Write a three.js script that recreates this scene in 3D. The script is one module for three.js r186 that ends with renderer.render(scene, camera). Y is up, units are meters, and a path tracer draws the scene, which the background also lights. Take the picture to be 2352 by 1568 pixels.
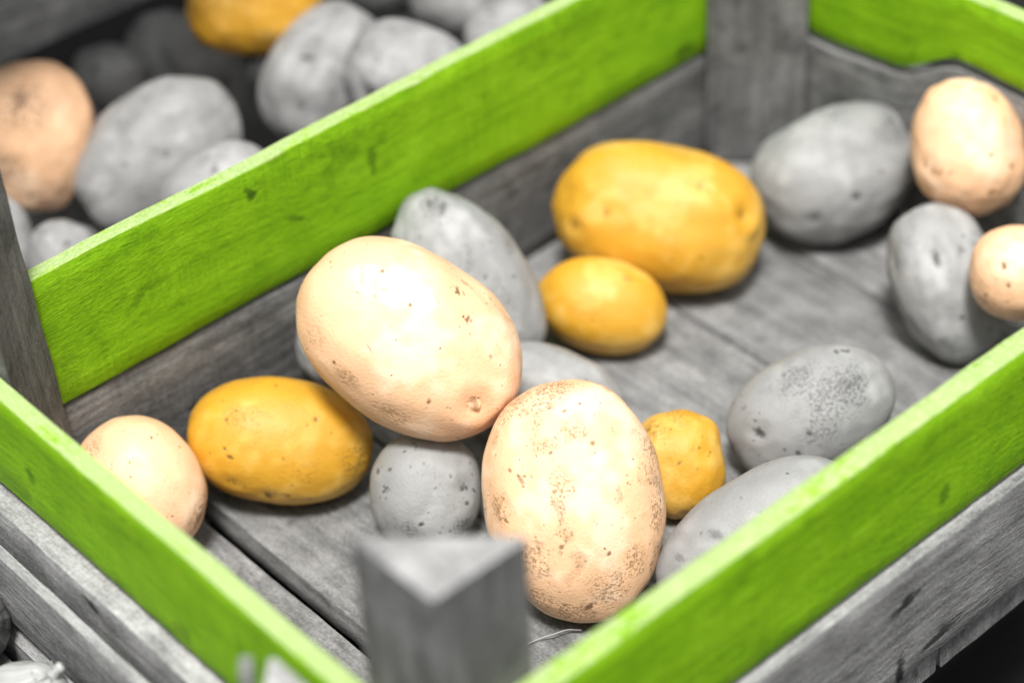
import * as THREE from 'three';
import { RoundedBoxGeometry } from 'three/addons/geometries/RoundedBoxGeometry.js';
import { toCreasedNormals } from 'three/addons/utils/BufferGeometryUtils.js';

// ---------------------------------------------------------------- camera
const F = new THREE.Vector3(0.50262063, -0.62857921, -0.59351552);
const R = new THREE.Vector3(0.73963675, -0.04275685, 0.67164673);
const U = new THREE.Vector3(0.44756003, 0.77656939, -0.44342981);
const C = new THREE.Vector3(-0.351528, 0.824322, 0.828010);
const FPX = 5365.052 / 1.020408;                       // focal length in pixels of a 2352 px wide picture
const scene = new THREE.Scene();
const camera = new THREE.PerspectiveCamera(2 * Math.atan(800 / 5365.052) * 180 / Math.PI, 1024 / 682, 0.05, 60);
camera.position.copy(C);
camera.up.copy(U);
camera.lookAt(C.clone().add(F));
camera.focus = 1.115;
camera.userData.fStop = 2.9;
camera.updateMatrixWorld();

// ---------------------------------------------------------------- overcast sky and a veiled sun
const SUN = new THREE.Vector3(-0.20, 1.0, 0.30).normalize();
{
  const w = 256, h = 128, d = new Float32Array(w * h * 4);
  for (let j = 0; j < h; j++) for (let i = 0; i < w; i++) {
    const el = (j + 0.5) / h * Math.PI - Math.PI / 2, az = (i + 0.5) / w * 2 * Math.PI - Math.PI;
    const y = Math.sin(el), c = Math.cos(el), v = new THREE.Vector3(c * Math.cos(az), y, c * Math.sin(az));
    const g = Math.max(0, v.dot(SUN));
    let L = y > 0 ? (0.42 + 0.58 * y) * (0.20 + 0.32 * Math.pow(g, 3)) : 0.01;
    const k = (j * w + i) * 4;
    d[k] = L * 1.0; d[k + 1] = L * 1.0; d[k + 2] = L * 1.0; d[k + 3] = 1;
  }
  const t = new THREE.DataTexture(d, w, h, THREE.RGBAFormat, THREE.FloatType);
  t.mapping = THREE.EquirectangularReflectionMapping; t.magFilter = t.minFilter = THREE.LinearFilter; t.needsUpdate = true;
  scene.background = t; scene.environment = t;
}
const sun = new THREE.DirectionalLight(0xfffdf8, 1.5);
sun.position.copy(SUN).multiplyScalar(3);
sun.target.position.set(0.2, 0, 0.1);
sun.castShadow = true; sun.shadow.radius = 21; sun.shadow.mapSize.set(2048, 2048);
Object.assign(sun.shadow.camera, { left: -0.9, right: 0.9, top: 0.9, bottom: -0.9, near: 0.5, far: 6 });
scene.add(sun, sun.target);
const renderer = new THREE.WebGLRenderer({ antialias: true });
renderer.toneMapping = THREE.LinearToneMapping;
renderer.toneMappingExposure = 3.35;
renderer.shadowMap.enabled = true;

// ---------------------------------------------------------------- helpers
let SEED = 7;
const rnd = () => { SEED |= 0; SEED = SEED + 0x6D2B79F5 | 0; let t = Math.imul(SEED ^ SEED >>> 15, 1 | SEED); t = t + Math.imul(t ^ t >>> 7, 61 | t) ^ t; return ((t ^ t >>> 14) >>> 0) / 4294967296; };
const rr = (a, b) => a + (b - a) * rnd();
const PM = new Uint8Array(1024); { const q = Array.from({ length: 256 }, (_, i) => i); for (let i = 255; i > 0; i--) { const j = Math.floor(rnd() * (i + 1)); [q[i], q[j]] = [q[j], q[i]]; } for (let i = 0; i < 1024; i++) PM[i] = q[i & 255]; }
const GX = new Float32Array(256), GY = new Float32Array(256), GZ = new Float32Array(256);
for (let i = 0; i < 256; i++) { const h = i & 15, e = [[1, 1, 0], [-1, 1, 0], [1, -1, 0], [-1, -1, 0], [1, 0, 1], [-1, 0, 1], [1, 0, -1], [-1, 0, -1], [0, 1, 1], [0, -1, 1], [0, 1, -1], [0, -1, -1], [1, 1, 0], [-1, 1, 0], [0, -1, 1], [0, -1, -1]][h]; GX[i] = e[0]; GY[i] = e[1]; GZ[i] = e[2]; }
function n3(x, y, z) {                                  // gradient noise, about -1..1
  const X = Math.floor(x), Y = Math.floor(y), Z = Math.floor(z); x -= X; y -= Y; z -= Z;
  const u = x * x * x * (x * (x * 6 - 15) + 10), v = y * y * y * (y * (y * 6 - 15) + 10), w = z * z * z * (z * (z * 6 - 15) + 10);
  const a = PM[X & 255], b = PM[(X + 1) & 255], y0 = Y & 255, z0 = Z & 255;
  const aa = PM[a + y0] + z0, ab = PM[a + y0 + 1] + z0, ba = PM[b + y0] + z0, bb = PM[b + y0 + 1] + z0;
  let h = PM[aa]; const g0 = GX[h] * x + GY[h] * y + GZ[h] * z; h = PM[ba]; const g1 = GX[h] * (x - 1) + GY[h] * y + GZ[h] * z;
  h = PM[ab]; const g2 = GX[h] * x + GY[h] * (y - 1) + GZ[h] * z; h = PM[bb]; const g3 = GX[h] * (x - 1) + GY[h] * (y - 1) + GZ[h] * z;
  h = PM[aa + 1]; const g4 = GX[h] * x + GY[h] * y + GZ[h] * (z - 1); h = PM[ba + 1]; const g5 = GX[h] * (x - 1) + GY[h] * y + GZ[h] * (z - 1);
  h = PM[ab + 1]; const g6 = GX[h] * x + GY[h] * (y - 1) + GZ[h] * (z - 1); h = PM[bb + 1]; const g7 = GX[h] * (x - 1) + GY[h] * (y - 1) + GZ[h] * (z - 1);
  const p = g0 + u * (g1 - g0), q = g2 + u * (g3 - g2), r = g4 + u * (g5 - g4), t = g6 + u * (g7 - g6), m = p + v * (q - p), n = r + v * (t - r);
  return m + w * (n - m);
}
function fbm(x, y, z, o = 3) { let s = 0, a = 0.5; for (let i = 0; i < o; i++) { s += a * n3(x, y, z); x *= 2.03; y *= 2.03; z *= 2.03; a *= 0.5; } return s; }
const clamp = (x, a = 0, b = 1) => x < a ? a : x > b ? b : x;
const smooth = (a, b, x) => { const t = clamp((x - a) / (b - a)); return t * t * (3 - 2 * t); };
const used = {};
const numbered = (n) => { const k = used[n] = (used[n] ?? -1) + 1; return k ? `${n}_${String(k).padStart(3, '0')}` : n; };
function top(o, name, label, category, group) { o.name = numbered(name); Object.assign(o.userData, { label, category }); if (group) o.userData.group = group; scene.add(o); return o; }
function part(name, geo, m, parent, label) { const o = new THREE.Mesh(geo, m); o.name = name; o.castShadow = o.receiveShadow = true; if (label) o.userData.label = label; parent.add(o); return o; }
const lin = (r, g, b) => new THREE.Color().setRGB(r, g, b);
const ray = (px, py) => F.clone().addScaledVector(R, (px - 1176) / FPX).addScaledVector(U, (784 - py) / FPX);
function tex(data, w, h, srgb) {
  const t = new THREE.DataTexture(data, w, h, THREE.RGBAFormat);
  t.magFilter = THREE.LinearFilter; t.minFilter = THREE.LinearMipmapLinearFilter; t.generateMipmaps = true;
  t.wrapS = t.wrapT = THREE.RepeatWrapping; if (srgb) t.colorSpace = THREE.SRGBColorSpace; t.needsUpdate = true; return t;
}

// ---------------------------------------------------------------- wood
// One texture for each board: the lower 80 % is the face, the strip above it the sawn edge.
const FACE = 0.8;
function woodMaterial({ L, H, kind, seed, w = 1536, marks = [], tone = 1, chatter = 1, pale = 1, end = 16 }) {
  const h = Math.max(64, Math.round(w * (H / FACE) / L / 2) * 2);
  const col = new Uint8Array(w * h * 4), bmp = new Uint8Array(w * h * 4);
  const s = seed * 17.31;
  for (let j = 0; j < h; j++) for (let i = 0; i < w; i++) {
    const x = (i + 0.5) / w * L, v = (j + 0.5) / h, edge = v > FACE, y = edge ? (v - FACE) / (1 - FACE) * 0.02 + 0.3 : v / FACE * H;
    const wob = 0.006 * n3(x * 9, y * 22, s);
    const fib = n3(x * 130, (y + wob) * 1500, s + 3) * 0.6 + n3(x * 320, (y + wob) * 2600, s + 5) * 0.5;
    const gr = n3(x * 11, (y + wob) * 230, s + 8);
    const patch = n3(x * 17, y * 30, s + 11);
    const ch = n3(x * 900, y * 30, s + 14) * smooth(-0.25, 0.45, patch) * chatter;
    const blot = fbm(x * 38, y * 48, s + 20, 3), fine = n3(x * 620, y * 620, s + 24);
    const stain = smooth(0.12, 0.46, fbm(x * 85, y * 130, s + 30, 3) + 0.35 * n3(x * 14, y * 22, s + 33) + 0.12 * fib);
    let r, g, b, hgt = 0.5 + 0.22 * fib + 0.14 * ch + 0.12 * gr + 0.08 * fine;
    let m = 0;
    for (const k of marks) {
      if (edge) break;
      const ca = Math.cos(k.a || 0), sa = Math.sin(k.a || 0), dx = x - k.x, dy = y - k.y;
      const q = Math.hypot((dx * ca + dy * sa) / k.rx, (-dx * sa + dy * ca) / k.ry) + 0.55 * n3(x * 160, y * 260, s + 41) + 0.3 * n3(x * 500, y * 700, s + 43);
      m = Math.max(m, (1 - smooth(0.35, 1.3, q)) * k.s * 0.85);
    }
    if (kind === 'green') {
      const t = 0.6 * blot + 0.42 * fib + 0.34 * ch + 0.24 * gr + 0.26 * fine;
      r = 125 + 42 * t; g = 176 + 42 * t; b = 10 + 46 * Math.max(0, t);
      r -= 15 * stain; g -= 19 * stain; b -= 4 * stain;
      const wearHighlight = edge ? smooth(-0.75, -0.1, 0.6 * n3(x * 30, y * 60, s + 50) + 0.5 * n3(x * 160, y * 300, s + 53) + 0.3 * fine)
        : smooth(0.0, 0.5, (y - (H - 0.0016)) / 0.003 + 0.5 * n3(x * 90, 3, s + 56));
      const wv = wearHighlight * pale;  // pale strip: worn paint, plus the sky highlight put into its colour
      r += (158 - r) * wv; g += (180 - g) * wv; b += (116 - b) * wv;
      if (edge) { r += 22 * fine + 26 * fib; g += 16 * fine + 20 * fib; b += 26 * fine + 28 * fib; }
      r += (28 - r) * m; g += (52 - g) * m; b += (2 - b) * m;
    } else {
      const t = 0.7 * blot + 0.46 * fib + 0.16 * ch + 0.36 * gr + 0.34 * fine;
      let q = (110 + 56 * t) * tone - 20 * stain;
      if (edge) q += end;
      q += (k2(m) - q) * Math.abs(m);
      r = g = b = q;
    }
    hgt -= 0.35 * Math.max(0, m) + 0.06 * stain;
    const o = (j * w + i) * 4;
    col[o] = clamp(r, 4, 250); col[o + 1] = clamp(g, 4, 250); col[o + 2] = clamp(b, 2, 250); col[o + 3] = 255;
    bmp[o] = bmp[o + 1] = bmp[o + 2] = clamp(hgt * 255, 0, 255); bmp[o + 3] = 255;
  }
  function k2(m) { return m < 0 ? 215 : 22; }
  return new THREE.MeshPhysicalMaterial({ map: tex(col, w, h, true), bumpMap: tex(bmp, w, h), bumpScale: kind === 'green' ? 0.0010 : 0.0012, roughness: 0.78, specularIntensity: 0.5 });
}
// A sawn board: x along its length, y up, z through its thickness (0 is the reference face, thickness goes to -z).
function boardGeo({ L, H, t, nx = 90, seed = 1, wave = 0.0008, bev = 0.0013, topFn, botFn, u0 = 0, TL = L, TH = H, skew = 0 }) {
  const pos = [], uv = [], s = seed * 3.77;
  const ny = 7, ring = [];
  // ring points: [side, fy, fz] with fy, fz in 0..1 and rounded corners
  const add = (side, y, z, v) => ring.push({ side, y, z, v });
  const secs = [];
  const sec = (side, pts) => secs.push({ side, pts });
  const lerp = (a, b, n) => Array.from({ length: n + 1 }, (_, i) => a + (b - a) * i / n);
  const by = bev / H, bz = bev / t;
  sec('face', [...lerp(by, 1 - by, ny).map(y => [y, 0]), [1 - 0.3 * by, -0.3 * bz]]);
  sec('edge', [[1 - 0.3 * by, -0.3 * bz], [1, -bz], [1, -0.5], [1, -1 + bz], [1 - 0.3 * by, -1 + 0.3 * bz]]);
  sec('face', [[1 - 0.3 * by, -1 + 0.3 * bz], ...lerp(1 - by, by, ny).map(y => [y, -1]), [0.3 * by, -1 + 0.3 * bz]]);
  sec('edge', [[0.3 * by, -1 + 0.3 * bz], [0, -1 + bz], [0, -0.5], [0, -bz], [0.3 * by, -0.3 * bz]]);
  sec('face', [[0.3 * by, -0.3 * bz], [by, 0]]);
  const P = (i, y, z) => {
    const x = i / nx * L;
    const tw = topFn ? topFn(x) : H, bw = botFn ? botFn(x) : 0;
    const hi = tw + wave * (n3(x * 14, 1, s) * 1.4 + n3(x * 70, 4, s) * 0.6), lo = bw + wave * (n3(x * 14, 7, s) * 1.4 + n3(x * 70, 9, s) * 0.6);
    const zz = z * t + 0.0006 * n3(x * 12, y * 3, s + z) + 0.00025 * n3(x * 60, y * 9, s + z);
    const ex = (i === 0 || i === nx) ? 0.0006 * n3(y * 12, z * 5, s + i) : 0;
    return [x + ex, lo + (hi - lo) * y + skew * z, zz];
  };
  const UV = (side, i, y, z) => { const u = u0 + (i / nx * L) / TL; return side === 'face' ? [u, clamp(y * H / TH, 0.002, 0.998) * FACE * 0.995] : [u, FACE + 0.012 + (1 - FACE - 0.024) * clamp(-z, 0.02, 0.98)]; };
  for (const { side, pts } of secs) for (let k = 0; k + 1 < pts.length; k++) for (let i = 0; i < nx; i++) {
    const q = [[i, pts[k]], [i + 1, pts[k]], [i + 1, pts[k + 1]], [i, pts[k + 1]]];
    for (const n of [0, 1, 2, 0, 2, 3]) { const [ii, [y, z]] = q[n]; pos.push(...P(ii, y, z)); uv.push(...UV(side, ii, y, z)); }
  }
  for (const i of [0, nx]) {          // end grain
    const all = secs.flatMap(q => q.pts.slice(0, -1));
    for (let k = 0; k < all.length; k++) {
      const a = all[k], b = all[(k + 1) % all.length], c = [0.5, -0.5];
      for (const [y, z] of i ? [c, a, b] : [c, b, a]) { pos.push(...P(i, y, z)); uv.push(u0 + 0.02 + (-z) * t / TL, clamp(y) * FACE * 0.98); }
    }
  }
  let g = new THREE.BufferGeometry();
  g.setAttribute('position', new THREE.Float32BufferAttribute(pos, 3));
  g.setAttribute('uv', new THREE.Float32BufferAttribute(uv, 2));
  return toCreasedNormals(g, 0.6);
}
// right-angled corner post: the right angle at the origin, legs along +x and +z
function postGeo(a, y0, y1, seed, topSkew = 0) {
  const sh = [[0, 0], [a, 0], [0, a]], b = 0.0022, out = [];
  for (let k = 0; k < 3; k++) {       // cut each edge a little
    const p = sh[k], q = sh[(k + 1) % 3], o = sh[(k + 2) % 3];
    const dir = (m) => { const l = Math.hypot(m[0] - p[0], m[1] - p[1]); return [p[0] + (m[0] - p[0]) / l * b, p[1] + (m[1] - p[1]) / l * b]; };
    out.push(dir(o), dir(q));
  }
  const pos = [], uv = [], ny = 24, N = out.length, s = seed * 5.1;
  const P = (k, j) => { const [x, z] = out[(k + N) % N], y = y0 + (y1 - y0) * j / ny; const d = 0.0007 * n3(y * 30, x * 40, s + z * 40); return [x + d, j === ny ? y + topSkew * x : y, z + d * 0.7]; };
  let per = 0;
  for (let k = 0; k < N; k++) {
    const l = Math.hypot(out[(k + 1) % N][0] - out[k][0], out[(k + 1) % N][1] - out[k][1]);
    for (let j = 0; j < ny; j++) for (const [kk, jj] of [[0, 0], [0, 1], [1, 1], [0, 0], [1, 1], [1, 0]]) { pos.push(...P(k + kk, j + jj)); uv.push((jj + j) / ny * (y1 - y0) / 0.3 + seed * 0.37, clamp((per + kk * l) / 0.17) * 0.78); }
    per += l;
  }
  for (const j of [0, ny]) {
    const c = [a * 0.3, a * 0.3];
    for (let k = 0; k < N; k++) { const tri = [[c, null], [null, k], [null, k + 1]]; const o = j ? [0, 2, 1] : [0, 1, 2]; for (const n of o) { const p = n === 0 ? [c[0], y0 + (y1 - y0) * j / ny + (j ? topSkew * c[0] : 0) + 0.0008 * (j ? 1 : -1), c[1]] : P(tri[n][1], j); pos.push(...p); uv.push(p[0] / 0.3 + 0.1, FACE + 0.02 + p[2] / a * 0.16); } }
  }
  const g = new THREE.BufferGeometry();
  g.setAttribute('position', new THREE.Float32BufferAttribute(pos, 3)); g.setAttribute('uv', new THREE.Float32BufferAttribute(uv, 2));
  return toCreasedNormals(g, 0.6);
}

// ---------------------------------------------------------------- the stand under everything
const W = 0.5609, D = 0.3603, A = 0.0452, HT = 0.16, T = 0.011;
{
  const w = 512, d = new Uint8Array(w * w * 4);
  for (let j = 0; j < w; j++) for (let i = 0; i < w; i++) { const q = 9 + 7 * ((i >> 1) + (j >> 1) & 1) + 5 * n3(i * 0.03, j * 0.03, 2.2); const o = (j * w + i) * 4; d[o] = d[o + 1] = d[o + 2] = clamp(q, 2, 40); d[o + 3] = 255; }
  const m = tex(d, w, w, true); m.repeat.set(60, 60);
  const g = new THREE.PlaneGeometry(30, 30, 60, 60); g.rotateX(-Math.PI / 2);
  const o = new THREE.Mesh(g, new THREE.MeshStandardMaterial({ map: m, roughness: 1, color: lin(0.45, 0.45, 0.45) }));  // near-black colour stands in for the dark void below the crates
  o.name = 'ground'; o.userData.kind = 'structure'; o.userData.label = 'ground under the crates, deep shade put into its near black colour'; o.position.y = -0.18; o.receiveShadow = true; scene.add(o);
  const voidBlack = new THREE.MeshStandardMaterial({ map: m, roughness: 1, color: lin(0.45, 0.45, 0.45) });  // same painted-in darkness for the plinths
  for (const [w_, d_, x, z] of [[0.42, 0.24, 0.29, 0.17], [0.2, 0.3, -0.18, 0.15]]) {
    const b = new RoundedBoxGeometry(w_, 0.134, d_, 3, 0.006), pl = new THREE.Mesh(b, voidBlack); pl.position.set(x, -0.1125, z); pl.castShadow = pl.receiveShadow = true;
    pl.name = numbered('plinth'); pl.userData = { kind: 'structure', label: 'plinth under a crate, deep shade put into its near black colour' }; scene.add(pl);
  }
}

const LAY = new THREE.Matrix4().makeBasis(new THREE.Vector3(0, 0, 1), new THREE.Vector3(1, 0, 0), new THREE.Vector3(0, 1, 0));
// ---------------------------------------------------------------- the main crate
const crate = new THREE.Group();
top(crate, 'wooden_crate', 'wooden crate with green painted top boards, grey lower boards and tall corner posts', 'crate', 'wooden crates on the stand');
function wall(name, o, m, at, turn, label, flip) {
  const g = boardGeo(o); const b = part(name, g, m, crate, label);
  b.position.set(...at); b.rotation.set(0, turn, 0); if (o.tilt) b.rotateZ(o.tilt);
  return b;
}
{
  const E = 0.012;
  // far left wall: inner face z = 0
  const gA = woodMaterial({ L: 0.62, H: 0.082, kind: 'green', seed: 1, w: 2048, marks: [{ x: 0.19, y: 0.066, rx: 0.003, ry: 0.005, a: 0.5, s: 0.7 }, { x: 0.115, y: 0.04, rx: 0.009, ry: 0.003, a: 0.7, s: 0.25 }, { x: 0.215, y: 0.037, rx: 0.009, ry: 0.002, a: -0.5, s: 0.4 }, { x: 0.27, y: 0.048, rx: 0.003, ry: 0.012, s: 0.4 }, { x: 0.51, y: 0.008, rx: 0.01, ry: 0.005, s: 0.5 }] });
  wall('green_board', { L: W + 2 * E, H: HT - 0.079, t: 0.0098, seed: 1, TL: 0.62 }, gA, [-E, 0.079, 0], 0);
  const wA = woodMaterial({ L: 0.62, H: 0.076, kind: 'grey', seed: 2, tone: 0.98, marks: [{ x: 0.082, y: 0.056, rx: 0.004, ry: 0.009, a: -0.5, s: -0.8 }, { x: 0.093, y: 0.048, rx: 0.0035, ry: 0.006, s: -0.6 }, { x: 0.075, y: 0.047, rx: 0.002, ry: 0.005, s: -0.6 }, { x: 0.14, y: 0.03, rx: 0.007, ry: 0.002, s: 0.7 }, { x: 0.3, y: 0.03, rx: 0.012, ry: 0.004, s: 0.5 }] });
  wall('grey_board', { L: W + 2 * E, H: 0.073, t: T, seed: 2, TL: 0.62 }, wA, [-E, 0.0025, -0.0015], 0);
  // near left wall: outer face x = -T
  const gL = woodMaterial({ L: 0.42, H: 0.072, kind: 'green', seed: 3, w: 1024, chatter: 0.6, marks: [{ x: 0.3, y: 0.03, rx: 0.004, ry: 0.006, s: 0.45 }] });
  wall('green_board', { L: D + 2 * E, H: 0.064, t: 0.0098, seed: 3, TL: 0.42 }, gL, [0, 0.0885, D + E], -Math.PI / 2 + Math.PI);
  const wL = woodMaterial({ L: 0.42, H: 0.08, kind: 'grey', seed: 4, w: 1024, tone: 1.24, marks: [{ x: 0.245, y: 0.072, rx: 0.008, ry: 0.0025, a: 0.3, s: 0.9 }] });
  wall('grey_board', { L: D + 2 * E, H: 0.083, t: 0.019, seed: 4, TL: 0.42, wave: 0.0012 }, wL, [-0.0005, 0.001, D + E], Math.PI / 2);
  // near right wall: outer face z = D + T
  const gR = woodMaterial({ L: 0.62, H: 0.08, kind: 'green', seed: 5, w: 1536, chatter: 0.4, marks: [{ x: 0.36, y: 0.055, rx: 0.012, ry: 0.002, a: -0.6, s: 0.5 }, { x: 0.3, y: 0.02, rx: 0.004, ry: 0.008, s: 0.4 }] });
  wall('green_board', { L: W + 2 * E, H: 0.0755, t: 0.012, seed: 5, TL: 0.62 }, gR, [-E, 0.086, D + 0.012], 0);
  const wR = woodMaterial({ L: 0.62, H: 0.08, kind: 'grey', seed: 6, w: 1536, tone: 1.16, marks: [{ x: 0.272, y: 0.055, rx: 0.012, ry: 0.0035, a: 0.25, s: 0.85 }, { x: 0.272, y: 0.008, rx: 0.003, ry: 0.012, s: 0.9 }, { x: 0.30, y: 0.012, rx: 0.016, ry: 0.003, a: 0.2, s: 0.7 }, { x: 0.365, y: 0.045, rx: 0.002, ry: 0.008, a: -0.4, s: 0.6 }] });
  wall('grey_board', { L: W + 2 * E, H: 0.077, t: 0.015, seed: 6, TL: 0.62 }, wR, [-E, 0.005, D + 0.0165], 0);
  // far right wall: inner face x = W; a knot lifts the edge between its two boards
  const hump = (z) => 0.0045 * smooth(0.05, 0.115, z) + 0.024 * smooth(0.108, 0.16, z) * (1 - 0.25 * smooth(0.17, 0.3, z));
  const gB = woodMaterial({ L: 0.42, H: 0.09, kind: 'green', seed: 7, w: 1024 });
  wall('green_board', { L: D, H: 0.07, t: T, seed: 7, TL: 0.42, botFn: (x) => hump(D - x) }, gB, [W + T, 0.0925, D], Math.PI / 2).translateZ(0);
  const wB = woodMaterial({ L: 0.42, H: 0.12, kind: 'grey', seed: 8, w: 1024, tone: 1.05, marks: [{ x: D - 0.15, y: 0.1, rx: 0.02, ry: 0.004, a: -0.5, s: 0.5 }, { x: D - 0.175, y: 0.103, rx: 0.008, ry: 0.004, a: 0.5, s: 0.5 }, { x: D - 0.20, y: 0.105, rx: 0.01, ry: 0.003, a: 0.3, s: -0.4 }] });
  wall('grey_board', { L: D, H: 0.085, t: T, seed: 8, TL: 0.42, TH: 0.12, topFn: (x) => 0.086 + hump(D - x) * 0.96 }, wB, [W + T, 0.001, D], Math.PI / 2, 'grey board with a curved upper edge round a knot');
  // floor planks run from wall to wall
  const js = [[0.0005, 0.0932], [0.1033, 0.1975], [0.2005, 0.297], [0.300, 0.3955], [0.3985, 0.4840], [0.4870, 0.5605]];
  const fm = [9, 10, 11].map((s, i) => woodMaterial({ L: 0.42, H: 0.1, kind: 'grey', seed: s, w: 1024, tone: [1.1, 1.05, 1.12][i], chatter: 0.5 }));
  js.forEach(([a, b], k) => {
    const g = boardGeo({ L: D + 0.022, H: b - a, t: 0.018, seed: 20 + k, TL: 0.42, TH: 0.1, nx: 60, bev: 0.0012, wave: 0.0007 });
    g.applyMatrix4(LAY);           // length along z, width along x, top face up
    const o = part('floor_plank', g, fm[k % 3], crate); o.position.set(a, -0.0015 + (k % 2) * 0.0008, -0.011);
  });
  // posts in the four corners
  const pm = woodMaterial({ L: 0.3, H: 0.17, kind: 'grey', seed: 12, w: 768, tone: 0.97, end: 34 });
  const posts = [[0.002, 0.0022, 0, 0], [W - 0.003, 0.003, -Math.PI / 2, 1], [W - 0.0005, D - 0.0005, Math.PI, 2], [0.0005, D - 0.0005, Math.PI / 2, 3]];
  for (const [x, z, t, s] of posts) { const o = part('corner_post', postGeo(s === 3 ? 0.0485 : A, 0.002, 0.2327, s + 1), pm, crate); o.position.set(x, 0, z); o.rotation.y = t; if (s === 0) { o.rotation.z = 0.04; o.position.x += 0.005; } }
  for (const x of [0.03, W / 2, W - 0.03]) { const g = boardGeo({ L: D, H: 0.03, t: 0.03, seed: 40 + x, TL: 0.42, TH: 0.1, nx: 20 }); const o = part('skid', g, fm[1], crate); o.position.set(x + 0.015, -0.0445, D); o.rotation.y = Math.PI / 2; }
}

// ---------------------------------------------------------------- the crate behind
const back = new THREE.Group();
top(back, 'wooden_crate', 'plain grey wooden crate of potatoes behind the green board', 'crate', 'wooden crates on the stand');
{
  const m = woodMaterial({ L: 0.9, H: 0.08, kind: 'grey', seed: 13, w: 1024, tone: 1.5 });
  const dm = woodMaterial({ L: 0.9, H: 0.4, kind: 'grey', seed: 14, w: 512, tone: 0.9 });
  const X0 = -0.14, LX = 0.9, ZF = -0.335, ZN = -0.0175;
  const add = (name, y, z, H, t, mm) => { const o = part(name, boardGeo({ L: LX, H, t, seed: 60 + y * 100 + z * 10, TL: LX, TH: 0.08 }), mm, back); o.position.set(X0, y, z); return o; };
  add('board', 0.058, ZF, 0.041, 0.012, m); add('board', 0.1025, ZF - 0.004, 0.055, 0.012, m); add('board', -0.12, ZF - 0.004, 0.08, 0.012, m); add('board', -0.12, ZN, 0.05, 0.01, m); add('board', -0.06, ZN, 0.055, 0.01, m);
  add('board', 0.0, ZN, 0.066, 0.01, m); add('board', 0.07, ZN, 0.075, 0.01, m);
  for (let k = 0; k < 4; k++) { const g = boardGeo({ L: LX, H: 0.078, t: 0.01, seed: 70 + k, TL: LX, TH: 0.4 }); g.rotateX(-Math.PI / 2); const o = part('floor_plank', g, dm, back); o.position.set(X0, -0.121, -0.03 - k * 0.081); }
  for (const x of [X0 - 0.011, X0 + LX]) for (const y of [-0.12, -0.04, 0.04]) { const g = boardGeo({ L: -ZF + ZN - 0.012, H: 0.07, t: 0.01, seed: 80 + x + y, TL: LX, TH: 0.08, nx: 40 }); const o = part('board', g, m, back); o.position.set(x + 0.0105, y, ZN - 0.0115); o.rotation.y = Math.PI / 2; }
  for (const x of [X0 + 0.05, X0 + LX - 0.08]) { const g = boardGeo({ L: 0.3, H: 0.045, t: 0.03, seed: 90, TL: LX, TH: 0.08, nx: 12 }); const o = part('skid', g, m, back); o.position.set(x, -0.177, -0.025); o.rotation.y = Math.PI / 2; }
}

// ---------------------------------------------------------------- added unseen shelf over the crate behind, keeps the light off that crate
{
  const shelf = new THREE.Group(), m = woodMaterial({ L: 1.1, H: 0.12, kind: 'grey', seed: 17, w: 512, tone: 1.05 });
  top(shelf, 'added_shelf', 'added plank shelf out of view, shading the crate behind', 'shelf');
  for (let k = 0; k < 4; k++) { const g = boardGeo({ L: 1.1, H: 0.118, t: 0.018, seed: 95 + k, TL: 1.1, TH: 0.12, nx: 30 }); g.rotateX(-Math.PI / 2); const o = part('plank', g, m, shelf); o.position.set(-0.24, 0.42, -0.128 - k * 0.122); }
  for (const x of [-0.2, 0.8]) { const g = boardGeo({ L: 0.48, H: 0.575, t: 0.02, seed: 99, TL: 1.1, TH: 0.6, nx: 12 }); const o = part('upright', g, m, shelf); o.position.set(x, -0.178, -0.131); o.rotation.y = Math.PI / 2; }
}

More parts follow.
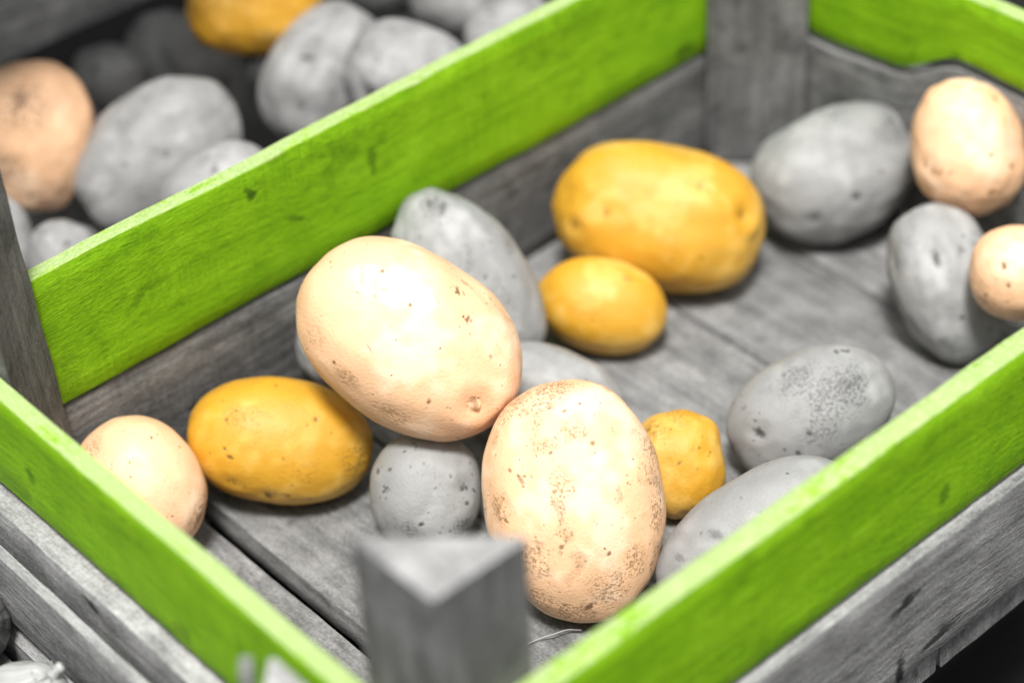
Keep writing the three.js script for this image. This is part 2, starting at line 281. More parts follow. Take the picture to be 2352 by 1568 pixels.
// ---------------------------------------------------------------- the onion tray
const tray = new THREE.Group();
top(tray, 'wooden_tray', 'low grey wooden tray holding onions beside the green crate', 'tray');
{
  const m = woodMaterial({ L: 0.42, H: 0.07, kind: 'grey', seed: 15, w: 1024, tone: 1.2, marks: [{ x: 0.335, y: 0.04, rx: 0.001, ry: 0.006, s: 0.8 }] });
  const dm = woodMaterial({ L: 0.42, H: 0.3, kind: 'grey', seed: 16, w: 512, tone: 0.85 });
  const o1 = part('board', boardGeo({ L: 0.383, H: 0.047, t: 0.006, seed: 31, TL: 0.42, wave: 0.0012 }), m, tray); o1.position.set(-0.0245, 0.022, 0.343); o1.rotation.y = Math.PI / 2;
  const g2 = boardGeo({ L: 0.383, H: 0.03, t: 0.009, seed: 32, TL: 0.42, TH: 0.07 }); const o2 = part('board', g2, m, tray); o2.position.set(-0.0245, -0.016, 0.343); o2.rotation.y = Math.PI / 2;
  for (const [z, t] of [[-0.041, 0], [0.3545, 0]]) for (const y of [-0.01, 0.028]) { const o = part('board', boardGeo({ L: 0.28, H: 0.034, t: 0.01, seed: 33 + z + y, TL: 0.42, TH: 0.07, nx: 30 }), m, tray); o.position.set(-0.302, y, z + 0.0); }
  const o3 = part('board', boardGeo({ L: 0.375, H: 0.06, t: 0.0095, seed: 36, TL: 0.42 }), m, tray); o3.position.set(-0.303, 0.0, 0.335); o3.rotation.y = Math.PI / 2;
  for (let k = 0; k < 3; k++) { const g = boardGeo({ L: 0.375, H: 0.085, t: 0.01, seed: 37 + k, TL: 0.42, TH: 0.3 }); g.applyMatrix4(LAY); const o = part('floor_plank', g, dm, tray); o.position.set(-0.302 + k * 0.089, 0.008, -0.04); }
  for (const x of [-0.28, -0.07]) { const o = part('skid', boardGeo({ L: 0.37, H: 0.042, t: 0.025, seed: 45, TL: 0.42, TH: 0.07, nx: 12 }), m, tray); o.position.set(x, -0.0445, 0.333); o.rotation.y = Math.PI / 2; }
  const pm = woodMaterial({ L: 0.3, H: 0.17, kind: 'grey', seed: 18, w: 512, tone: 1.25, end: 20 });
  const ps = part('corner_post', postGeo(0.045, 0.009, 0.183, 6), pm, tray); ps.position.set(-0.0325, 0, 0.3425); ps.rotation.y = Math.PI;
  const lath = part('lath', boardGeo({ L: 0.178, H: 0.0095, t: 0.005, seed: 48, TL: 0.3, TH: 0.1, nx: 20 }), pm, tray, 'slim pale upright lath beside the tray post');
  lath.rotation.set(0, 0.9, Math.PI / 2, 'YXZ'); lath.position.set(-0.040, 0.009, 0.297);
}

// ---------------------------------------------------------------- potatoes
const KIND = {
  peach: { c: [0.86, 0.525, 0.31], spot: [0.20, 0.10, 0.045], dirt: [0.42, 0.24, 0.11], pale: [0.93, 0.67, 0.48] },
  amber: { c: [0.60, 0.305, 0.018], spot: [0.16, 0.075, 0.004], dirt: [0.36, 0.17, 0.008], pale: [0.70, 0.43, 0.09] },
  grey: { c: [0.265, 0.265, 0.265], spot: [0.035, 0.035, 0.035], dirt: [0.11, 0.11, 0.11], pale: [0.38, 0.38, 0.38] },
};
const solids = [], skins = {};
// a potato seen centred at a pixel with the half-lengths a, b (pixels): it stands on whatever carries it at height base
function place(cx, cy, a, b, ang, dr, base) {
  const d = ray(cx, cy), v = d.clone().normalize(), th = ang * Math.PI / 180;
  const r = new THREE.Vector3().crossVectors(v, U).normalize(), u = new THREE.Vector3().crossVectors(r, v);
  const e1 = r.clone().multiplyScalar(Math.cos(th)).addScaledVector(u, -Math.sin(th)), e2 = r.clone().multiplyScalar(-Math.sin(th)).addScaledVector(u, -Math.cos(th));
  let z = 1.2, rad;
  for (let i = 0; i < 40; i++) {
    rad = [a * z / FPX, b * z / FPX, b * dr * z / FPX];
    const low = Math.hypot(e1.y * rad[0], e2.y * rad[1], v.y * rad[2]);
    z += 0.7 * ((base + low - C.y) / d.y - z);
  }
  return { c: C.clone().addScaledVector(d, z), e: [e1, e2, v.clone()], rad };
}
function potato(o) {
  const { px: [cx, cy, a, b, ang, dr, base], kind, seed, hi = 0, spots = 110, dirt = 0.5, n = 2.18, taper = 0, bend = 0, lump = 1.25, eyes = 5, marks = [] } = o;
  const pl = o.at || place(cx, cy, a, b, ang, dr, base);
  const { c, e, rad } = pl; solids.push(pl);
  SEED = seed * 7919 + 13;
  const K = KIND[kind], s = seed * 9.13, mean = Math.cbrt(rad[0] * rad[1] * rad[2]);
  // pixel -> direction on this potato
  const dirOf = (px, py) => {
    const q = ray(px, py).normalize(), oc = C.clone().sub(c);
    const l = (w) => e.map((x, i) => w.dot(x) / rad[i]);
    const o_ = l(oc), d_ = l(q), A_ = d_[0] ** 2 + d_[1] ** 2 + d_[2] ** 2, B_ = o_[0] * d_[0] + o_[1] * d_[1] + o_[2] * d_[2], C_ = o_[0] ** 2 + o_[1] ** 2 + o_[2] ** 2 - 1;
    const t = (-B_ - Math.sqrt(Math.max(0, B_ * B_ - A_ * C_))) / A_;
    return new THREE.Vector3(...o_.map((x, i) => x + d_[i] * t)).normalize();
  };
  const dents = [], stamps = [], patches = [];
  const rdir = () => { const z = rr(-1, 1), f = rr(0, 6.283), q = Math.sqrt(1 - z * z); return new THREE.Vector3(z, q * Math.cos(f), q * Math.sin(f)); };
  for (let i = 0; i < eyes; i++) { const d = rdir(); dents.push({ d, r: rr(0.16, 0.26), k: rr(0.012, 0.03) }); stamps.push({ d, r: rr(0.0009, 0.0022), s: rr(0.35, 0.75), el: rr(1.3, 2.4), a: rr(0, 3.1) }); for (let q = 0; q < 5; q++) stamps.push({ d: d.clone().add(rdir().multiplyScalar(0.06)).normalize(), r: rr(0.0004, 0.001), s: rr(0.3, 0.7), el: 1.3, a: rr(0, 3) }); }
  for (let i = 0; i < spots; i++) stamps.push({ d: rdir(), r: rr(0.00025, 0.00065) * (rnd() < 0.12 ? 1.9 : 1) * (kind === 'grey' ? 1.35 : 1), s: rr(0.25, 0.85), el: rr(1, 1.8), a: rr(0, 3.1) });
  for (const m of marks) {
    const d = dirOf(m[1], m[2]);
    if (m[0] === 'spot') stamps.push({ d, r: m[3], s: m[4] ?? 0.9, el: m[5] ?? 1.3, a: m[6] ?? 0.5 });
    else if (m[0] === 'eye') { dents.push({ d, r: m[3], k: m[4] }); stamps.push({ d, r: m[3] * mean * 0.16, s: 0.7, el: 2.2, a: m[5] ?? 0.5 }); for (let q = 0; q < 9; q++) stamps.push({ d: d.clone().add(rdir().multiplyScalar(m[3] * 0.35)).normalize(), r: rr(0.0003, 0.0008), s: rr(0.4, 0.8), el: 1.5, a: rr(0, 3) }); }
    else if (m[0] === 'bump') dents.push({ d, r: m[3], k: -m[4] });
    else if (m[0] === 'dirt') { patches.push({ d, r: m[3], s: m[4] ?? 1 }); }
  }
  // shape
  const nu = hi > 1 ? 260 : hi ? 150 : 84, nv = hi > 1 ? 180 : hi ? 104 : 58;
  const shape = (d) => {
    const q = Math.pow(Math.pow(Math.abs(d.x), n) + Math.pow(Math.abs(d.y), n) + Math.pow(Math.abs(d.z), n), -1 / n);
    let f = q * (1 + lump * (0.052 * n3(d.x * 1.3, d.y * 1.3, d.z * 1.3 + s) + 0.026 * n3(d.x * 2.7, d.y * 2.7 + s, d.z * 2.7) + 0.007 * n3(d.x * 6, d.y * 6, d.z * 6 + s)));
    for (const k of dents) { const t = 1 - k.d.dot(d); if (t < k.r * k.r * 1.6) { const g = Math.sqrt(2 * t) / k.r; f -= k.k * Math.exp(-g * g * 2.2) - k.k * 0.15 * Math.exp(-((g - 1.1) ** 2) * 7); } }
    const x = d.x * f, w = 1 + taper * x;
    return [x * rad[0], (d.y * f * w + bend * (x * x - 0.35)) * rad[1], d.z * f * w * rad[2]];
  };
  const pos = new Float32Array((nu + 1) * (nv + 1) * 3), uv = new Float32Array((nu + 1) * (nv + 1) * 2), idx = [], d = new THREE.Vector3();
  for (let j = 0; j <= nv; j++) for (let i = 0; i <= nu; i++) {
    const th = Math.PI * j / nv, f = i === nu ? 0 : 2 * Math.PI * i / nu, st = Math.sin(th);
    d.set(Math.cos(th), st * Math.cos(f), st * Math.sin(f));
    const p = shape(d), k = j * (nu + 1) + i;
    for (let m = 0; m < 3; m++) pos[k * 3 + m] = e[0].getComponent(m) * p[0] + e[1].getComponent(m) * p[1] + e[2].getComponent(m) * p[2];
    uv[k * 2] = i / nu; uv[k * 2 + 1] = j / nv;
    if (i < nu && j < nv) { const q = k + nu + 1; if (j > 0) idx.push(k, k + 1, q); if (j < nv - 1) idx.push(k + 1, q + 1, q); }
  }
  const g = new THREE.BufferGeometry();
  g.setAttribute('position', new THREE.BufferAttribute(pos, 3)); g.setAttribute('uv', new THREE.BufferAttribute(uv, 2)); g.setIndex(idx);
  g.computeVertexNormals();
  const nr = g.attributes.normal;
  for (let j = 0; j <= nv; j++) { const p = j * (nu + 1), q = p + nu, v = new THREE.Vector3(nr.getX(p) + nr.getX(q), nr.getY(p) + nr.getY(q), nr.getZ(p) + nr.getZ(q)).normalize(); nr.setXYZ(p, v.x, v.y, v.z); nr.setXYZ(q, v.x, v.y, v.z); }
  for (const j of [0, nv]) { const ax = e[0].clone().multiplyScalar(j ? -1 : 1); for (let i = 0; i <= nu; i++) { const p = j * (nu + 1) + i; nr.setXYZ(p, ax.x, ax.y, ax.z); } }
  { // faces must point outwards
    const p = Math.floor(nv / 2) * (nu + 1), dot = nr.getX(p) * pos[p * 3] + nr.getY(p) * pos[p * 3 + 1] + nr.getZ(p) * pos[p * 3 + 2];
    if (dot < 0) { for (let i = 0; i < idx.length; i += 3) { const t = idx[i]; idx[i] = idx[i + 1]; idx[i + 1] = t; } g.setIndex(idx); for (let i = nu + 1; i < nr.count - nu - 1; i++) nr.setXYZ(i, -nr.getX(i), -nr.getY(i), -nr.getZ(i)); }
  }
  // skin
  const share = o.share && skins[o.share];
  if (share) { const mesh = new THREE.Mesh(g, share); mesh.castShadow = mesh.receiveShadow = true; mesh.position.copy(c); return top(mesh, 'potato', o.label, 'potato', o.group); }
  const w = hi > 1 ? 1280 : hi ? 640 : 256, h = w / 2;
  const lc = new Float32Array(w * h * 3), hb = new Float32Array(w * h);
  for (let j = 0; j < h; j++) for (let i = 0; i < w; i++) {
    const th = Math.PI * (j + 0.5) / h, f = 2 * Math.PI * (i + 0.5) / w, st = Math.sin(th);
    const dx = Math.cos(th), dy = st * Math.cos(f), dz = st * Math.sin(f), x = dx * rad[0], y = dy * rad[1], z = dz * rad[2];
    const lo = n3(x * 38 + s, y * 38, z * 38), mid = n3(x * 130, y * 130 + s, z * 130), fine = n3(x * 650, y * 650, z * 650 + s), vf = n3(x * 1500 + s, y * 1500, z * 1500);
    const o3 = (j * w + i) * 3;
    let pd = 0; for (const p of patches) { const t = Math.sqrt(Math.max(0, 2 - 2 * (p.d.x * dx + p.d.y * dy + p.d.z * dz))) / p.r; if (t < 1.5) pd = Math.max(pd, (1 - smooth(0.3, 1.25, t + 0.35 * mid)) * p.s); }
    const base = dirt * smooth(0.05, 0.5, n3(x * 60, y * 60, z * 60 + s + 7) + 0.5 * mid);
    const film = clamp(0.75 * Math.max(pd, base) * smooth(-0.5, 0.5, mid + 0.6 * fine)), grit = smooth(0.30 - 0.42 * Math.max(pd, base * 0.8), 0.62 - 0.42 * Math.max(pd, base * 0.8), 0.6 * fine + 0.7 * vf) * clamp(Math.max(pd, base) * 1.6);
    const pl_ = smooth(-0.1, 0.55, lo + 0.5 * mid);
    for (let k = 0; k < 3; k++) {
      let q = K.c[k] + (K.pale[k] - K.c[k]) * pl_ * 0.75;
      q *= 1 + 0.06 * mid + 0.05 * fine;
      q += (K.dirt[k] - q) * film; q += (K.spot[k] - q) * grit * (o.grit ?? 0.6);
      lc[o3 + k] = q;
    }
    hb[j * w + i] = 0.5 + 0.10 * fine + 0.10 * vf + 0.12 * mid + 0.12 * grit;
  }
  for (const m of stamps) {
    const P0 = new THREE.Vector3(m.d.x * rad[0], m.d.y * rad[1], m.d.z * rad[2]), R2 = m.r * m.el * 1.6;
    const th0 = Math.acos(clamp(m.d.x, -1, 1)), f0 = Math.atan2(m.d.z, m.d.y), dth = R2 / Math.min(...rad) * 1.2, df = Math.min(Math.PI, dth / Math.max(0.05, Math.sin(th0)));
    const j0 = Math.max(0, Math.floor((th0 - dth) / Math.PI * h)), j1 = Math.min(h - 1, Math.ceil((th0 + dth) / Math.PI * h)), i0 = Math.floor((f0 - df) / 6.28319 * w), i1 = Math.ceil((f0 + df) / 6.28319 * w);
    const t1 = new THREE.Vector3(0, -m.d.z, m.d.y).normalize(), t2 = new THREE.Vector3().crossVectors(m.d, t1), ca = Math.cos(m.a), sa = Math.sin(m.a);
    for (let j = j0; j <= j1; j++) for (let ii = i0; ii <= i1; ii++) {
      const i = ((ii % w) + w) % w, th = Math.PI * (j + 0.5) / h, f = 2 * Math.PI * (i + 0.5) / w, st = Math.sin(th);
      const x = Math.cos(th) * rad[0] - P0.x, y = st * Math.cos(f) * rad[1] - P0.y, z = st * Math.sin(f) * rad[2] - P0.z;
      const p = x * t1.x + y * t1.y + z * t1.z, q = x * t2.x + y * t2.y + z * t2.z;
      const t = Math.hypot((p * ca + q * sa) / m.el, -p * sa + q * ca) / m.r + 0.35 * n3((x + P0.x) * 900, (y + P0.y) * 900, (z + P0.z) * 900);
      const k_ = (1 - smooth(0.3, 1.25, t)) * m.s; if (k_ <= 0) continue;
      const o3 = (j * w + i) * 3; for (let k = 0; k < 3; k++) lc[o3 + k] += (K.spot[k] - lc[o3 + k]) * k_;
      hb[j * w + i] -= 0.35 * k_;
    }
  }
  const col = new Uint8Array(w * h * 4), bm = new Uint8Array(w * h * 4);
  const enc = (x) => 255 * (x <= 0.0031308 ? 12.92 * x : 1.055 * Math.pow(x, 1 / 2.4) - 0.055);
  for (let i = 0; i < w * h; i++) { for (let k = 0; k < 3; k++) { col[i * 4 + k] = clamp(enc(clamp(lc[i * 3 + k], 0.001, 0.95)), 0, 255); bm[i * 4 + k] = clamp(hb[i] * 255, 0, 255); } col[i * 4 + 3] = bm[i * 4 + 3] = 255; }
  const mat = new THREE.MeshPhysicalMaterial({ map: tex(col, w, h, true), roughness: 0.57, ior: 1.6, specularIntensity: 1 });
  if (hi) { mat.bumpMap = tex(bm, w, h); mat.bumpScale = 0.0007; }
  if (o.share) skins[o.share] = mat;
  const mesh = new THREE.Mesh(g, mat); mesh.castShadow = mesh.receiveShadow = true; mesh.position.copy(c);
  return top(mesh, 'potato', o.label, 'potato', o.group);
}
const IC = 'potatoes in the green crate', IB = 'potatoes in the crate behind';
const mk = (t, ...l) => l.map(q => [t, ...q]);
potato({ px: [940, 778, 278, 200, 34, 0.85, 0.052], kind: 'peach', seed: 1, hi: 2, grit: 0.35, n: 2.2, spots: 120, dirt: 0.12, eyes: 2, lump: 0.6, group: IC, label: 'large smooth peach potato lying on top of the other potatoes',
  marks: [...mk('spot', [880, 628, 0.0011], [942, 702, 0.001], [775, 830, 0.0011], [983, 916, 0.0013], [1120, 690, 0.0006], [900, 860, 0.0006], [1010, 800, 0.0005], [1070, 735, 0.001], [833, 640, 0.001, 0.5, 5, 0.4], [850, 800, 0.0006, 0.5, 5, 1.2], [1050, 672, 0.0008, 0.8, 4, 0.8], [1155, 700, 0.0008, 0.7, 3, 0.8]),
    ['eye', 1088, 925, 0.24, 0.05], ['bump', 1090, 930, 0.07, 0.05], ['eye', 1070, 736, 0.12, 0.02], ['eye', 1050, 668, 0.18, 0.02], ['bump', 1000, 700, 0.5, 0.02],
    ['dirt', 800, 862, 0.16, 0.9], ['dirt', 900, 948, 0.20, 0.9], ['dirt', 735, 770, 0.18, 0.5], ['dirt', 1160, 740, 0.16, 0.7], ['dirt', 1130, 700, 0.1, 0.5]] });
potato({ px: [1319, 1150, 280, 208, 80, 0.8, 0.0], kind: 'peach', seed: 2, hi: 2, grit: 0.62, n: 2.12, taper: -0.05, spots: 260, dirt: 0.75, eyes: 6, lump: 0.55, group: IC, label: 'large upright peach potato speckled with brown soil, behind the near corner post',
  marks: [['dirt', 1270, 890, 0.3, 1], ['dirt', 1185, 930, 0.3, 0.9], ['dirt', 1290, 1105, 0.16, 0.7], ['dirt', 1150, 1170, 0.16, 0.9], ['dirt', 1510, 1185, 0.2, 0.8], ['dirt', 1300, 1405, 0.22, 1], ['dirt', 1240, 1370, 0.2, 0.9], ['dirt', 1400, 1350, 0.3, 0.7], ['dirt', 1460, 1280, 0.2, 0.7], ['dirt', 1240, 1290, 0.2, 0.7], ['dirt', 1330, 990, 0.12, 0.7],
    ...mk('spot', [1360, 1020, 0.0014], [1265, 1040, 0.001], [1353, 1395, 0.002, 1, 2], [1290, 1255, 0.0013], [1440, 1110, 0.0006], [1400, 1270, 0.0012], [1240, 1410, 0.0016], [1330, 930, 0.0008])] });
potato({ px: [322, 1118, 165, 143, 60, 0.9, 0.004], kind: 'peach', seed: 3, hi: 1, spots: 70, dirt: 0.25, eyes: 2, lump: 0.6, group: IC, label: 'round peach potato by the left post, partly behind a green board',
  marks: [['dirt', 455, 1180, 0.35, 0.9], ['dirt', 215, 1030, 0.25, 0.7], ['eye', 458, 1190, 0.2, 0.03, 1.4], ...mk('spot', [346, 1010, 0.0008], [300, 1095, 0.0005], [458, 1233, 0.0012])] });
potato({ px: [2222, 336, 158, 128, 78, 0.95, 0.052], kind: 'peach', seed: 4, hi: 1, n: 2.1, taper: 0.06, spots: 50, dirt: 0.2, eyes: 3, group: IC, label: 'peach potato with a few dark spots resting on two grey potatoes',
  marks: [...mk('spot', [2275, 440, 0.0021], [2320, 380, 0.0017], [2275, 355, 0.0015, 0.8], [2290, 440, 0.001], [2165, 393, 0.001, 0.6, 3], [2185, 395, 0.0012, 0.6]), ['eye', 2290, 228, 0.25, 0.04], ['eye', 2150, 390, 0.2, 0.02]] });
potato({ px: [2338, 626, 110, 110, 0, 0.95, 0.047], kind: 'peach', seed: 5, hi: 1, spots: 30, dirt: 0.2, eyes: 2, lump: 0.6, group: IC, label: 'small peach potato peeping over the near green board beside a grey potato',
  marks: [['eye', 2306, 610, 0.22, 0.03], ...mk('spot', [2308, 612, 0.0015], [2318, 655, 0.0014], [2268, 675, 0.001]), ['dirt', 2270, 690, 0.4, 0.6]] });
potato({ px: [642, 1013, 215, 145, 7, 0.9, 0.0], kind: 'amber', seed: 6, hi: 1, n: 2.2, spots: 150, dirt: 0.3, eyes: 4, lump: 0.6, group: IC, label: 'speckled amber potato on the floor beside the round peach potato',
  marks: [...mk('spot', [617, 1138, 0.0021, 1, 1.5], [661, 1134, 0.0013], [722, 965, 0.0012], [522, 965, 0.0011], [520, 1030, 0.0009], [532, 1048, 0.0012, 0.9, 2, 1.4], [545, 945, 0.0007], [708, 1140, 0.0009]), ['eye', 617, 1136, 0.2, 0.025], ['dirt', 820, 1060, 0.35, 0.8], ['dirt', 560, 960, 0.3, 0.5], ['dirt', 700, 1080, 0.3, 0.4]] });
potato({ px: [1513, 497, 243, 166, 12, 0.9, 0.0], kind: 'amber', seed: 7, hi: 1, n: 2.4, lump: 0.75, spots: 60, dirt: 0.3, eyes: 3, group: IC, label: 'largest amber potato, blocky with a dimpled end, by the far corner post',
  marks: [['eye', 1702, 495, 0.2, 0.05], ['bump', 1725, 522, 0.2, 0.02], ['eye', 1330, 515, 0.16, 0.025], ['eye', 1600, 430, 0.16, 0.02], ...mk('spot', [1603, 585, 0.0011, 0.6], [1540, 590, 0.0009, 0.5], [1622, 440, 0.0012, 0.5])] });
potato({ px: [1385, 702, 150, 109, 13, 0.9, 0.0], kind: 'amber', seed: 8, hi: 1, n: 2.1, spots: 40, dirt: 0.15, eyes: 2, lump: 0.5, group: IC, label: 'small lemon shaped amber potato leaning against the largest amber one',
  marks: [...mk('spot', [1530, 725, 0.0011, 0.6], [1360, 735, 0.0009, 0.5]), ['bump', 1240, 655, 0.3, 0.04]] });
potato({ px: [1562, 1064, 122, 103, 78, 0.95, 0.0], kind: 'amber', seed: 9, hi: 1, n: 2.4, spots: 70, dirt: 0.25, eyes: 3, lump: 1.0, group: IC, label: 'small angular amber potato wedged behind the soil speckled peach potato',
  marks: [...mk('spot', [1605, 1030, 0.0007], [1630, 1040, 0.0007], [1560, 1065, 0.0009, 0.7, 2.5, 0.5], [1590, 1160, 0.0008]), ['dirt', 1560, 960, 0.4, 0.6], ['dirt', 1500, 1000, 0.4, 0.8], ['bump', 1637, 990, 0.4, 0.09], ['bump', 1490, 960, 0.5, 0.05]] });
potato({ px: [1075, 640, 226, 134, 54, 0.85, 0.018], kind: 'grey', seed: 10, hi: 1, spots: 50, dirt: 0.5, eyes: 6, group: IC, label: 'long grey potato against the far left wall, under the topmost peach potato',
  marks: [['dirt', 1000, 480, 0.3, 0.8], ...mk('spot', [1020, 490, 0.0025, 0.7, 2], [990, 475, 0.002, 0.6])] });
potato({ px: [978, 1128, 138, 129, 90, 0.8, 0.0], kind: 'grey', seed: 11, hi: 1, spots: 90, dirt: 0.3, eyes: 2, lump: 0.5, group: IC, label: 'round grey potato with a pit, between the amber and the upright peach potato',
  marks: [['eye', 1065, 1122, 0.26, 0.045], ['eye', 885, 1125, 0.2, 0.02], ...mk('spot', [1070, 1155, 0.0012], [968, 1202, 0.0014], [945, 1230, 0.0016]), ['dirt', 945, 1220, 0.25, 0.8], ['dirt', 1060, 1210, 0.3, 0.9]] });
potato({ px: [1255, 905, 180, 110, 18, 0.85, 0.0], kind: 'grey', seed: 12, hi: 1, spots: 40, dirt: 0.2, eyes: 3, group: IC, label: 'smooth grey potato peeping out between the two large peach potatoes and the floor' });
potato({ px: [1915, 398, 193, 148, -26, 0.9, 0.0], kind: 'grey', seed: 13, hi: 1, n: 2.35, spots: 60, dirt: 0.35, eyes: 4, group: IC, label: 'large pitted grey potato between the largest amber one and the far right wall',
  marks: [['eye', 1965, 450, 0.14, 0.02], ['eye', 1870, 498, 0.16, 0.025], ...mk('spot', [1966, 449, 0.002], [1880, 492, 0.0016, 0.6, 2], [2083, 434, 0.0013], [2015, 395, 0.0013, 0.7], [2045, 280, 0.0014, 0.7], [1955, 540, 0.0016, 0.6, 3], [2110, 345, 0.0018, 0.6]), ['dirt', 2040, 305, 0.3, 0.7], ['dirt', 1960, 330, 0.2, 0.5]] });
potato({ px: [2175, 645, 188, 126, 70, 0.9, 0.0], kind: 'grey', seed: 14, hi: 1, spots: 60, dirt: 0.5, eyes: 5, group: IC, label: 'oval grey potato with a deep dent, below the small peach potato',
  marks: [['eye', 2148, 590, 0.3, 0.06, 1.2], ...mk('spot', [2150, 590, 0.0025, 0.7, 2.6, 1.5], [2210, 730, 0.0015, 0.7], [2215, 540, 0.0009])] });
potato({ px: [1862, 945, 200, 138, -28, 0.9, 0.0], kind: 'grey', seed: 15, hi: 1, n: 2.25, spots: 80, dirt: 0.35, eyes: 2, lump: 0.6, group: IC, label: 'pale grey potato with a band of dark soil, alone on the floor',
  marks: [['dirt', 1930, 900, 0.5, 1], ['dirt', 1830, 870, 0.35, 0.7], ['dirt', 1890, 980, 0.35, 0.6], ['eye', 1748, 992, 0.2, 0.04], ...mk('spot', [1748, 994, 0.002, 0.9, 2.2], [1860, 995, 0.0013], [1835, 1037, 0.0014], [1755, 1085, 0.0012], [1742, 965, 0.0008], [1805, 1030, 0.0008])] });
potato({ px: [1745, 1240, 262, 150, -33, 0.8, 0.0], kind: 'grey', seed: 16, hi: 1, spots: 40, dirt: 0.15, eyes: 3, lump: 0.7, group: IC, label: 'long smooth grey potato behind the near green board, beside the upright peach potato',
  marks: [...mk('spot', [1650, 1230, 0.0025, 0.5, 2], [1570, 1280, 0.002, 0.4, 2])] });
potato({ px: [800, 800, 125, 100, 20, 0.8, 0.016], kind: 'grey', seed: 17, eyes: 3, group: IC, label: 'grey potato almost hidden in the shade under the topmost peach potato' });
// in the crate behind
potato({ px: [68, 316, 172, 148, 74, 0.85, 0.04], kind: 'peach', seed: 31, n: 2.15, taper: -0.2, hi: 1, spots: 20, dirt: 0.3, eyes: 2, group: IB, label: 'pear shaped peach potato in the crate behind',
  marks: [['dirt', 50, 240, 0.45, 1], ['eye', 50, 240, 0.3, 0.03], ['dirt', 20, 390, 0.35, 0.8], ['spot', 45, 225, 0.003, 0.6], ['dirt', 160, 395, 0.2, 0.6]] });
potato({ px: [585, 5, 160, 120, -14, 0.8, 0.078], kind: 'amber', seed: 32, n: 2.2, taper: 0.1, hi: 1, spots: 15, dirt: 0.35, eyes: 2, group: IB, label: 'amber potato lying high in the crate behind', marks: [['dirt', 530, 95, 0.25, 0.9], ['dirt', 640, 85, 0.2, 0.9], ['dirt', 460, 30, 0.3, 0.6]] });
potato({ px: [247, 180, 85, 80, 0, 0.9, 0.03], kind: 'grey', seed: 33, eyes: 1, spots: 10, group: IB, label: 'small round grey potato below the grey board of the crate behind', marks: [['eye', 215, 160, 0.45, 0.04]] });
potato({ px: [365, 356, 210, 148, -40, 0.8, 0.03], kind: 'grey', seed: 34, n: 2.3, eyes: 4, hi: 1, group: IB, label: 'large oval grey potato beside the pear shaped peach potato' });
potato({ px: [505, 455, 150, 118, -30, 0.8, 0.062], kind: 'grey', seed: 35, eyes: 3, group: IB, label: 'grey potato overlapping the large oval one behind the green board' });
potato({ px: [430, 150, 150, 105, 30, 0.75, 0.0], kind: 'grey', seed: 36, eyes: 3, dirt: 1, group: IB, label: 'grey potato deep in the shade below the amber one of the crate behind' });
potato({ px: [735, 165, 172, 122, -58, 0.8, 0.04], kind: 'grey', seed: 37, eyes: 3, hi: 1, lump: 0.8, group: IB, label: 'knobbly grey potato next to the amber one in the crate behind', marks: [['eye', 702, 130, 0.35, 0.12], ['spot', 704, 132, 0.003, 0.6, 1.6], ['bump', 735, 200, 0.4, 0.13], ['bump', 645, 170, 0.4, 0.08], ['eye', 690, 245, 0.3, 0.05]] });
potato({ px: [938, 180, 152, 130, 20, 0.8, 0.062], kind: 'grey', seed: 39, eyes: 3, hi: 1, group: IB, label: 'light grey potato with a round bump just behind the green board', marks: [['bump', 880, 195, 0.38, 0.12], ['eye', 845, 215, 0.3, 0.05]] });
potato({ px: [858, -50, 95, 80, 0, 0.9, 0.03], kind: 'grey', seed: 40, eyes: 2, group: IB, label: 'grey potato at the back, behind the knobbly one' });
potato({ px: [1050, -10, 118, 92, 10, 0.85, 0.03], kind: 'grey', seed: 41, eyes: 2, group: IB, label: 'grey potato at the back, beyond the light grey one with the bump' });
potato({ px: [1165, 68, 105, 74, -30, 0.85, 0.045], kind: 'grey', seed: 42, eyes: 2, group: IB, label: 'slim grey potato just showing above the middle of the green board' });
potato({ px: [145, 590, 85, 82, 20, 0.85, 0.03], kind: 'grey', seed: 43, eyes: 2, group: IB, label: 'small grey potato behind the end of the green board near the left post' });
potato({ px: [18, 545, 95, 58, 75, 0.85, 0.03], kind: 'grey', seed: 44, eyes: 1, group: IB, label: 'narrow grey potato half hidden behind the left post' });
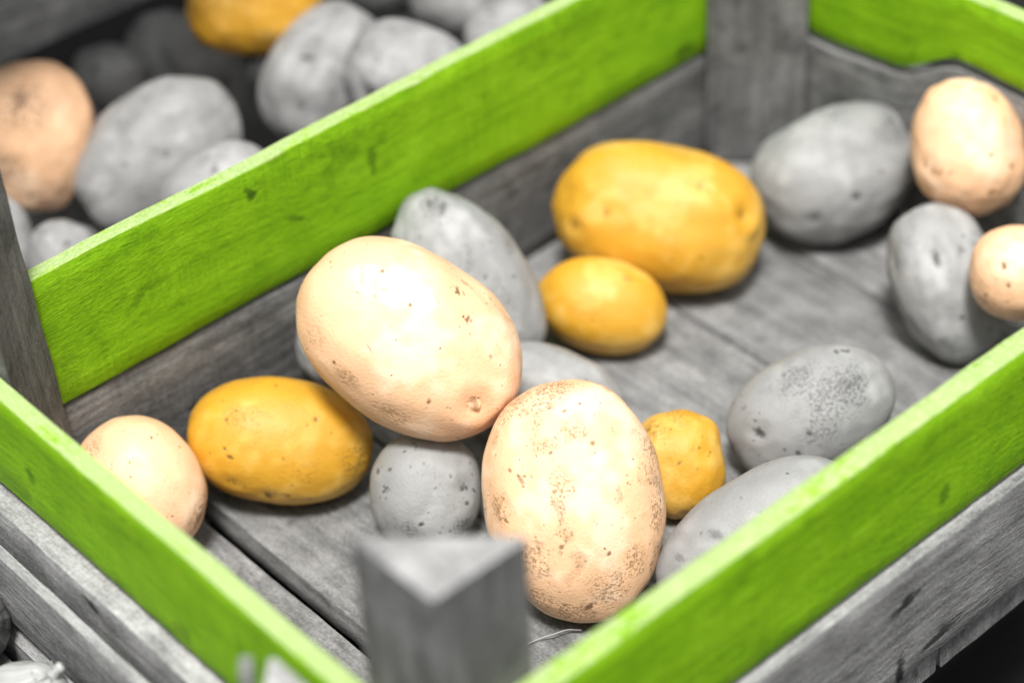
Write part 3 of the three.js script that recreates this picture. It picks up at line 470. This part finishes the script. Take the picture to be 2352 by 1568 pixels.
{ // a lower layer that carries them
  const hs = (p, nx, ny, nz) => Math.hypot(...p.e.map((v, i) => (v.x * nx + v.y * ny + v.z * nz) * p.rad[i]));
  const dirs = []; SEED = 99; for (let i = 0; i < 260; i++) { const z = rr(-1, 1), f = rr(0, 6.283), q = Math.sqrt(1 - z * z); dirs.push([q * Math.cos(f), z, q * Math.sin(f)]); }
  const gap = (a, b) => { let m = -1; for (const [x, y, z] of dirs) { const s = (b.c.x - a.c.x) * x + (b.c.y - a.c.y) * y + (b.c.z - a.c.z) * z - hs(a, x, y, z) - hs(b, x, y, z); if (s > m) m = s; } return m; };
  let made = 0;
  const carried = solids.filter(p => p.c.z < 0);
  for (let t = 0; t < 4000 && made < 34; t++) {
    const r = rr(0.02, 0.027), f = rr(0, 3.14), q = { c: new THREE.Vector3(rr(0.06, 0.6), -0.118 + r * 0.9, rr(-0.3, -0.06)), e: [new THREE.Vector3(Math.cos(f), 0, Math.sin(f)), new THREE.Vector3(0, 1, 0), new THREE.Vector3(-Math.sin(f), 0, Math.cos(f))], rad: [r * rr(1.1, 1.35), r * 0.9, r] };
    if (t < 1600) { q.c.copy(carried[t % carried.length].c).addScaledVector(F, rr(0.045, 0.14)); q.c.x += rr(-0.015, 0.015); if (q.c.z - r * 1.3 < -0.335 || q.c.y < -0.09) continue; }
    if (solids.some(p => p.c.z < 0 && gap(p, q) < 0.0005)) continue;
    potato({ px: [0, 0, 0, 0, 0, 0, 0], at: q, kind: 'grey', share: 'low' + made % 3, seed: 200 + made, eyes: 2, spots: 12, dirt: 0.8, group: 'lower layer of potatoes in the crate behind', label: 'small potato low down in the shade of the crate behind' }); made++;
    SEED = 5000 + t;
  }
}
// ---------------------------------------------------------------- onions in the tray
function onion(px, seed, label, tone) {
  const [cx, cy, r, base] = px, pl = place(cx, cy, r, r, 0, 1, base), rad = pl.rad[0];
  const w = 512, h = 256, col = new Uint8Array(w * h * 4);
  for (let j = 0; j < h; j++) for (let i = 0; i < w; i++) {
    const v = j / h, f = i / w * 6.28319, q = (tone + 40 * n3(Math.cos(f) * 22, Math.sin(f) * 22, seed + v * 0.8) + 26 * n3(Math.cos(f) * 60, Math.sin(f) * 60, seed + v * 2) + 26 * n3(Math.cos(f) * 2, Math.sin(f) * 2, v * 5 + seed)), o = (j * w + i) * 4;
    col[o] = col[o + 1] = col[o + 2] = clamp(q, 10, 235); col[o + 3] = 255;
  }
  const mat = new THREE.MeshPhysicalMaterial({ map: tex(col, w, h, true), roughness: 0.42, ior: 1.5, side: THREE.DoubleSide });
  const grp = new THREE.Group();
  const g = new THREE.SphereGeometry(rad, 96, 64), p = g.attributes.position, v = new THREE.Vector3();
  const form = (v, k = 1) => { const y = v.y / rad, f = Math.atan2(v.z, v.x), rr_ = 1 + 0.012 * Math.sin(f * 9 + seed) + 0.01 * n3(Math.cos(f) * 3, Math.sin(f) * 3, seed); const nk = smooth(0.72, 1.0, y); v.set(v.x * rr_ * k, (y * 0.9 + nk * 0.22) * rad * (0.5 + 0.5 * k), v.z * rr_ * k); };
  for (let i = 0; i < p.count; i++) { v.fromBufferAttribute(p, i); form(v); p.setXYZ(i, v.x, v.y, v.z); }
  g.computeVertexNormals(); part('bulb', g, mat, grp);
  SEED = seed * 31 + 5;
  for (let k = 0; k < 3; k++) {          // torn flakes of dry skin
    const f0 = rr(0, 6.28), fl = new THREE.SphereGeometry(rad * (1.008 + 0.006 * k), 24, 12, f0, rr(0.7, 1.3), rr(0.1, 0.2), rr(0.25, 0.5)), q = fl.attributes.position;
    for (let i = 0; i < q.count; i++) { v.fromBufferAttribute(q, i); const t = (i % 25) / 24, u = Math.floor(i / 25) / 12; form(v, 1.0); const e = Math.max(Math.abs(t - 0.5) * 2, u); v.multiplyScalar(1 + 0.03 * e * e * e + 0.008 * n3(t * 5, u * 5, k + seed)); if (u > 0.9 || u < 0.1) v.y += rad * 0.10 * n3(t * 11, k, seed); q.setXYZ(i, v.x, v.y, v.z); }
    fl.computeVertexNormals(); part('dry_skin', fl, mat, grp);
  }
  const nk = new THREE.LatheGeometry([[0.16, 0.98], [0.11, 1.14], [0.085, 1.28], [0.12, 1.42], [0.02, 1.46]].map(([x, y]) => new THREE.Vector2(x * rad, y * rad)), 20); part('neck', nk, mat, grp);
  grp.position.copy(pl.c); grp.rotation.set(0.35, seed, 0.55);
  top(grp, 'onion', label, 'onion', 'onions in the tray');
}
onion([58, 1628, 114, 0.009], 3, 'pale onion with torn papery skin in the low tray', 168);
onion([-72, 1440, 95, 0.009], 8, 'dark onion against the tray board beside the pale one', 92);

// ---------------------------------------------------------------- a straw on the crate floor
{
  const on = (px, py, y) => { const d = ray(px, py); return C.clone().addScaledVector(d, (y - C.y) / d.y); };
  const c = new THREE.CatmullRomCurve3([on(1205, 1482, 0.001), on(1240, 1466, 0.002), on(1275, 1455, 0.004), on(1305, 1446, 0.003), on(1335, 1447, 0.002)]);
  const o = new THREE.Mesh(new THREE.TubeGeometry(c, 40, 0.0003, 6), new THREE.MeshStandardMaterial({ color: lin(0.42, 0.42, 0.42), roughness: 0.8 }));
  o.castShadow = o.receiveShadow = true; top(o, 'root_fibre', 'thin pale root fibre on the crate floor under the upright peach potato', 'root');
}
renderer.render(scene, camera);
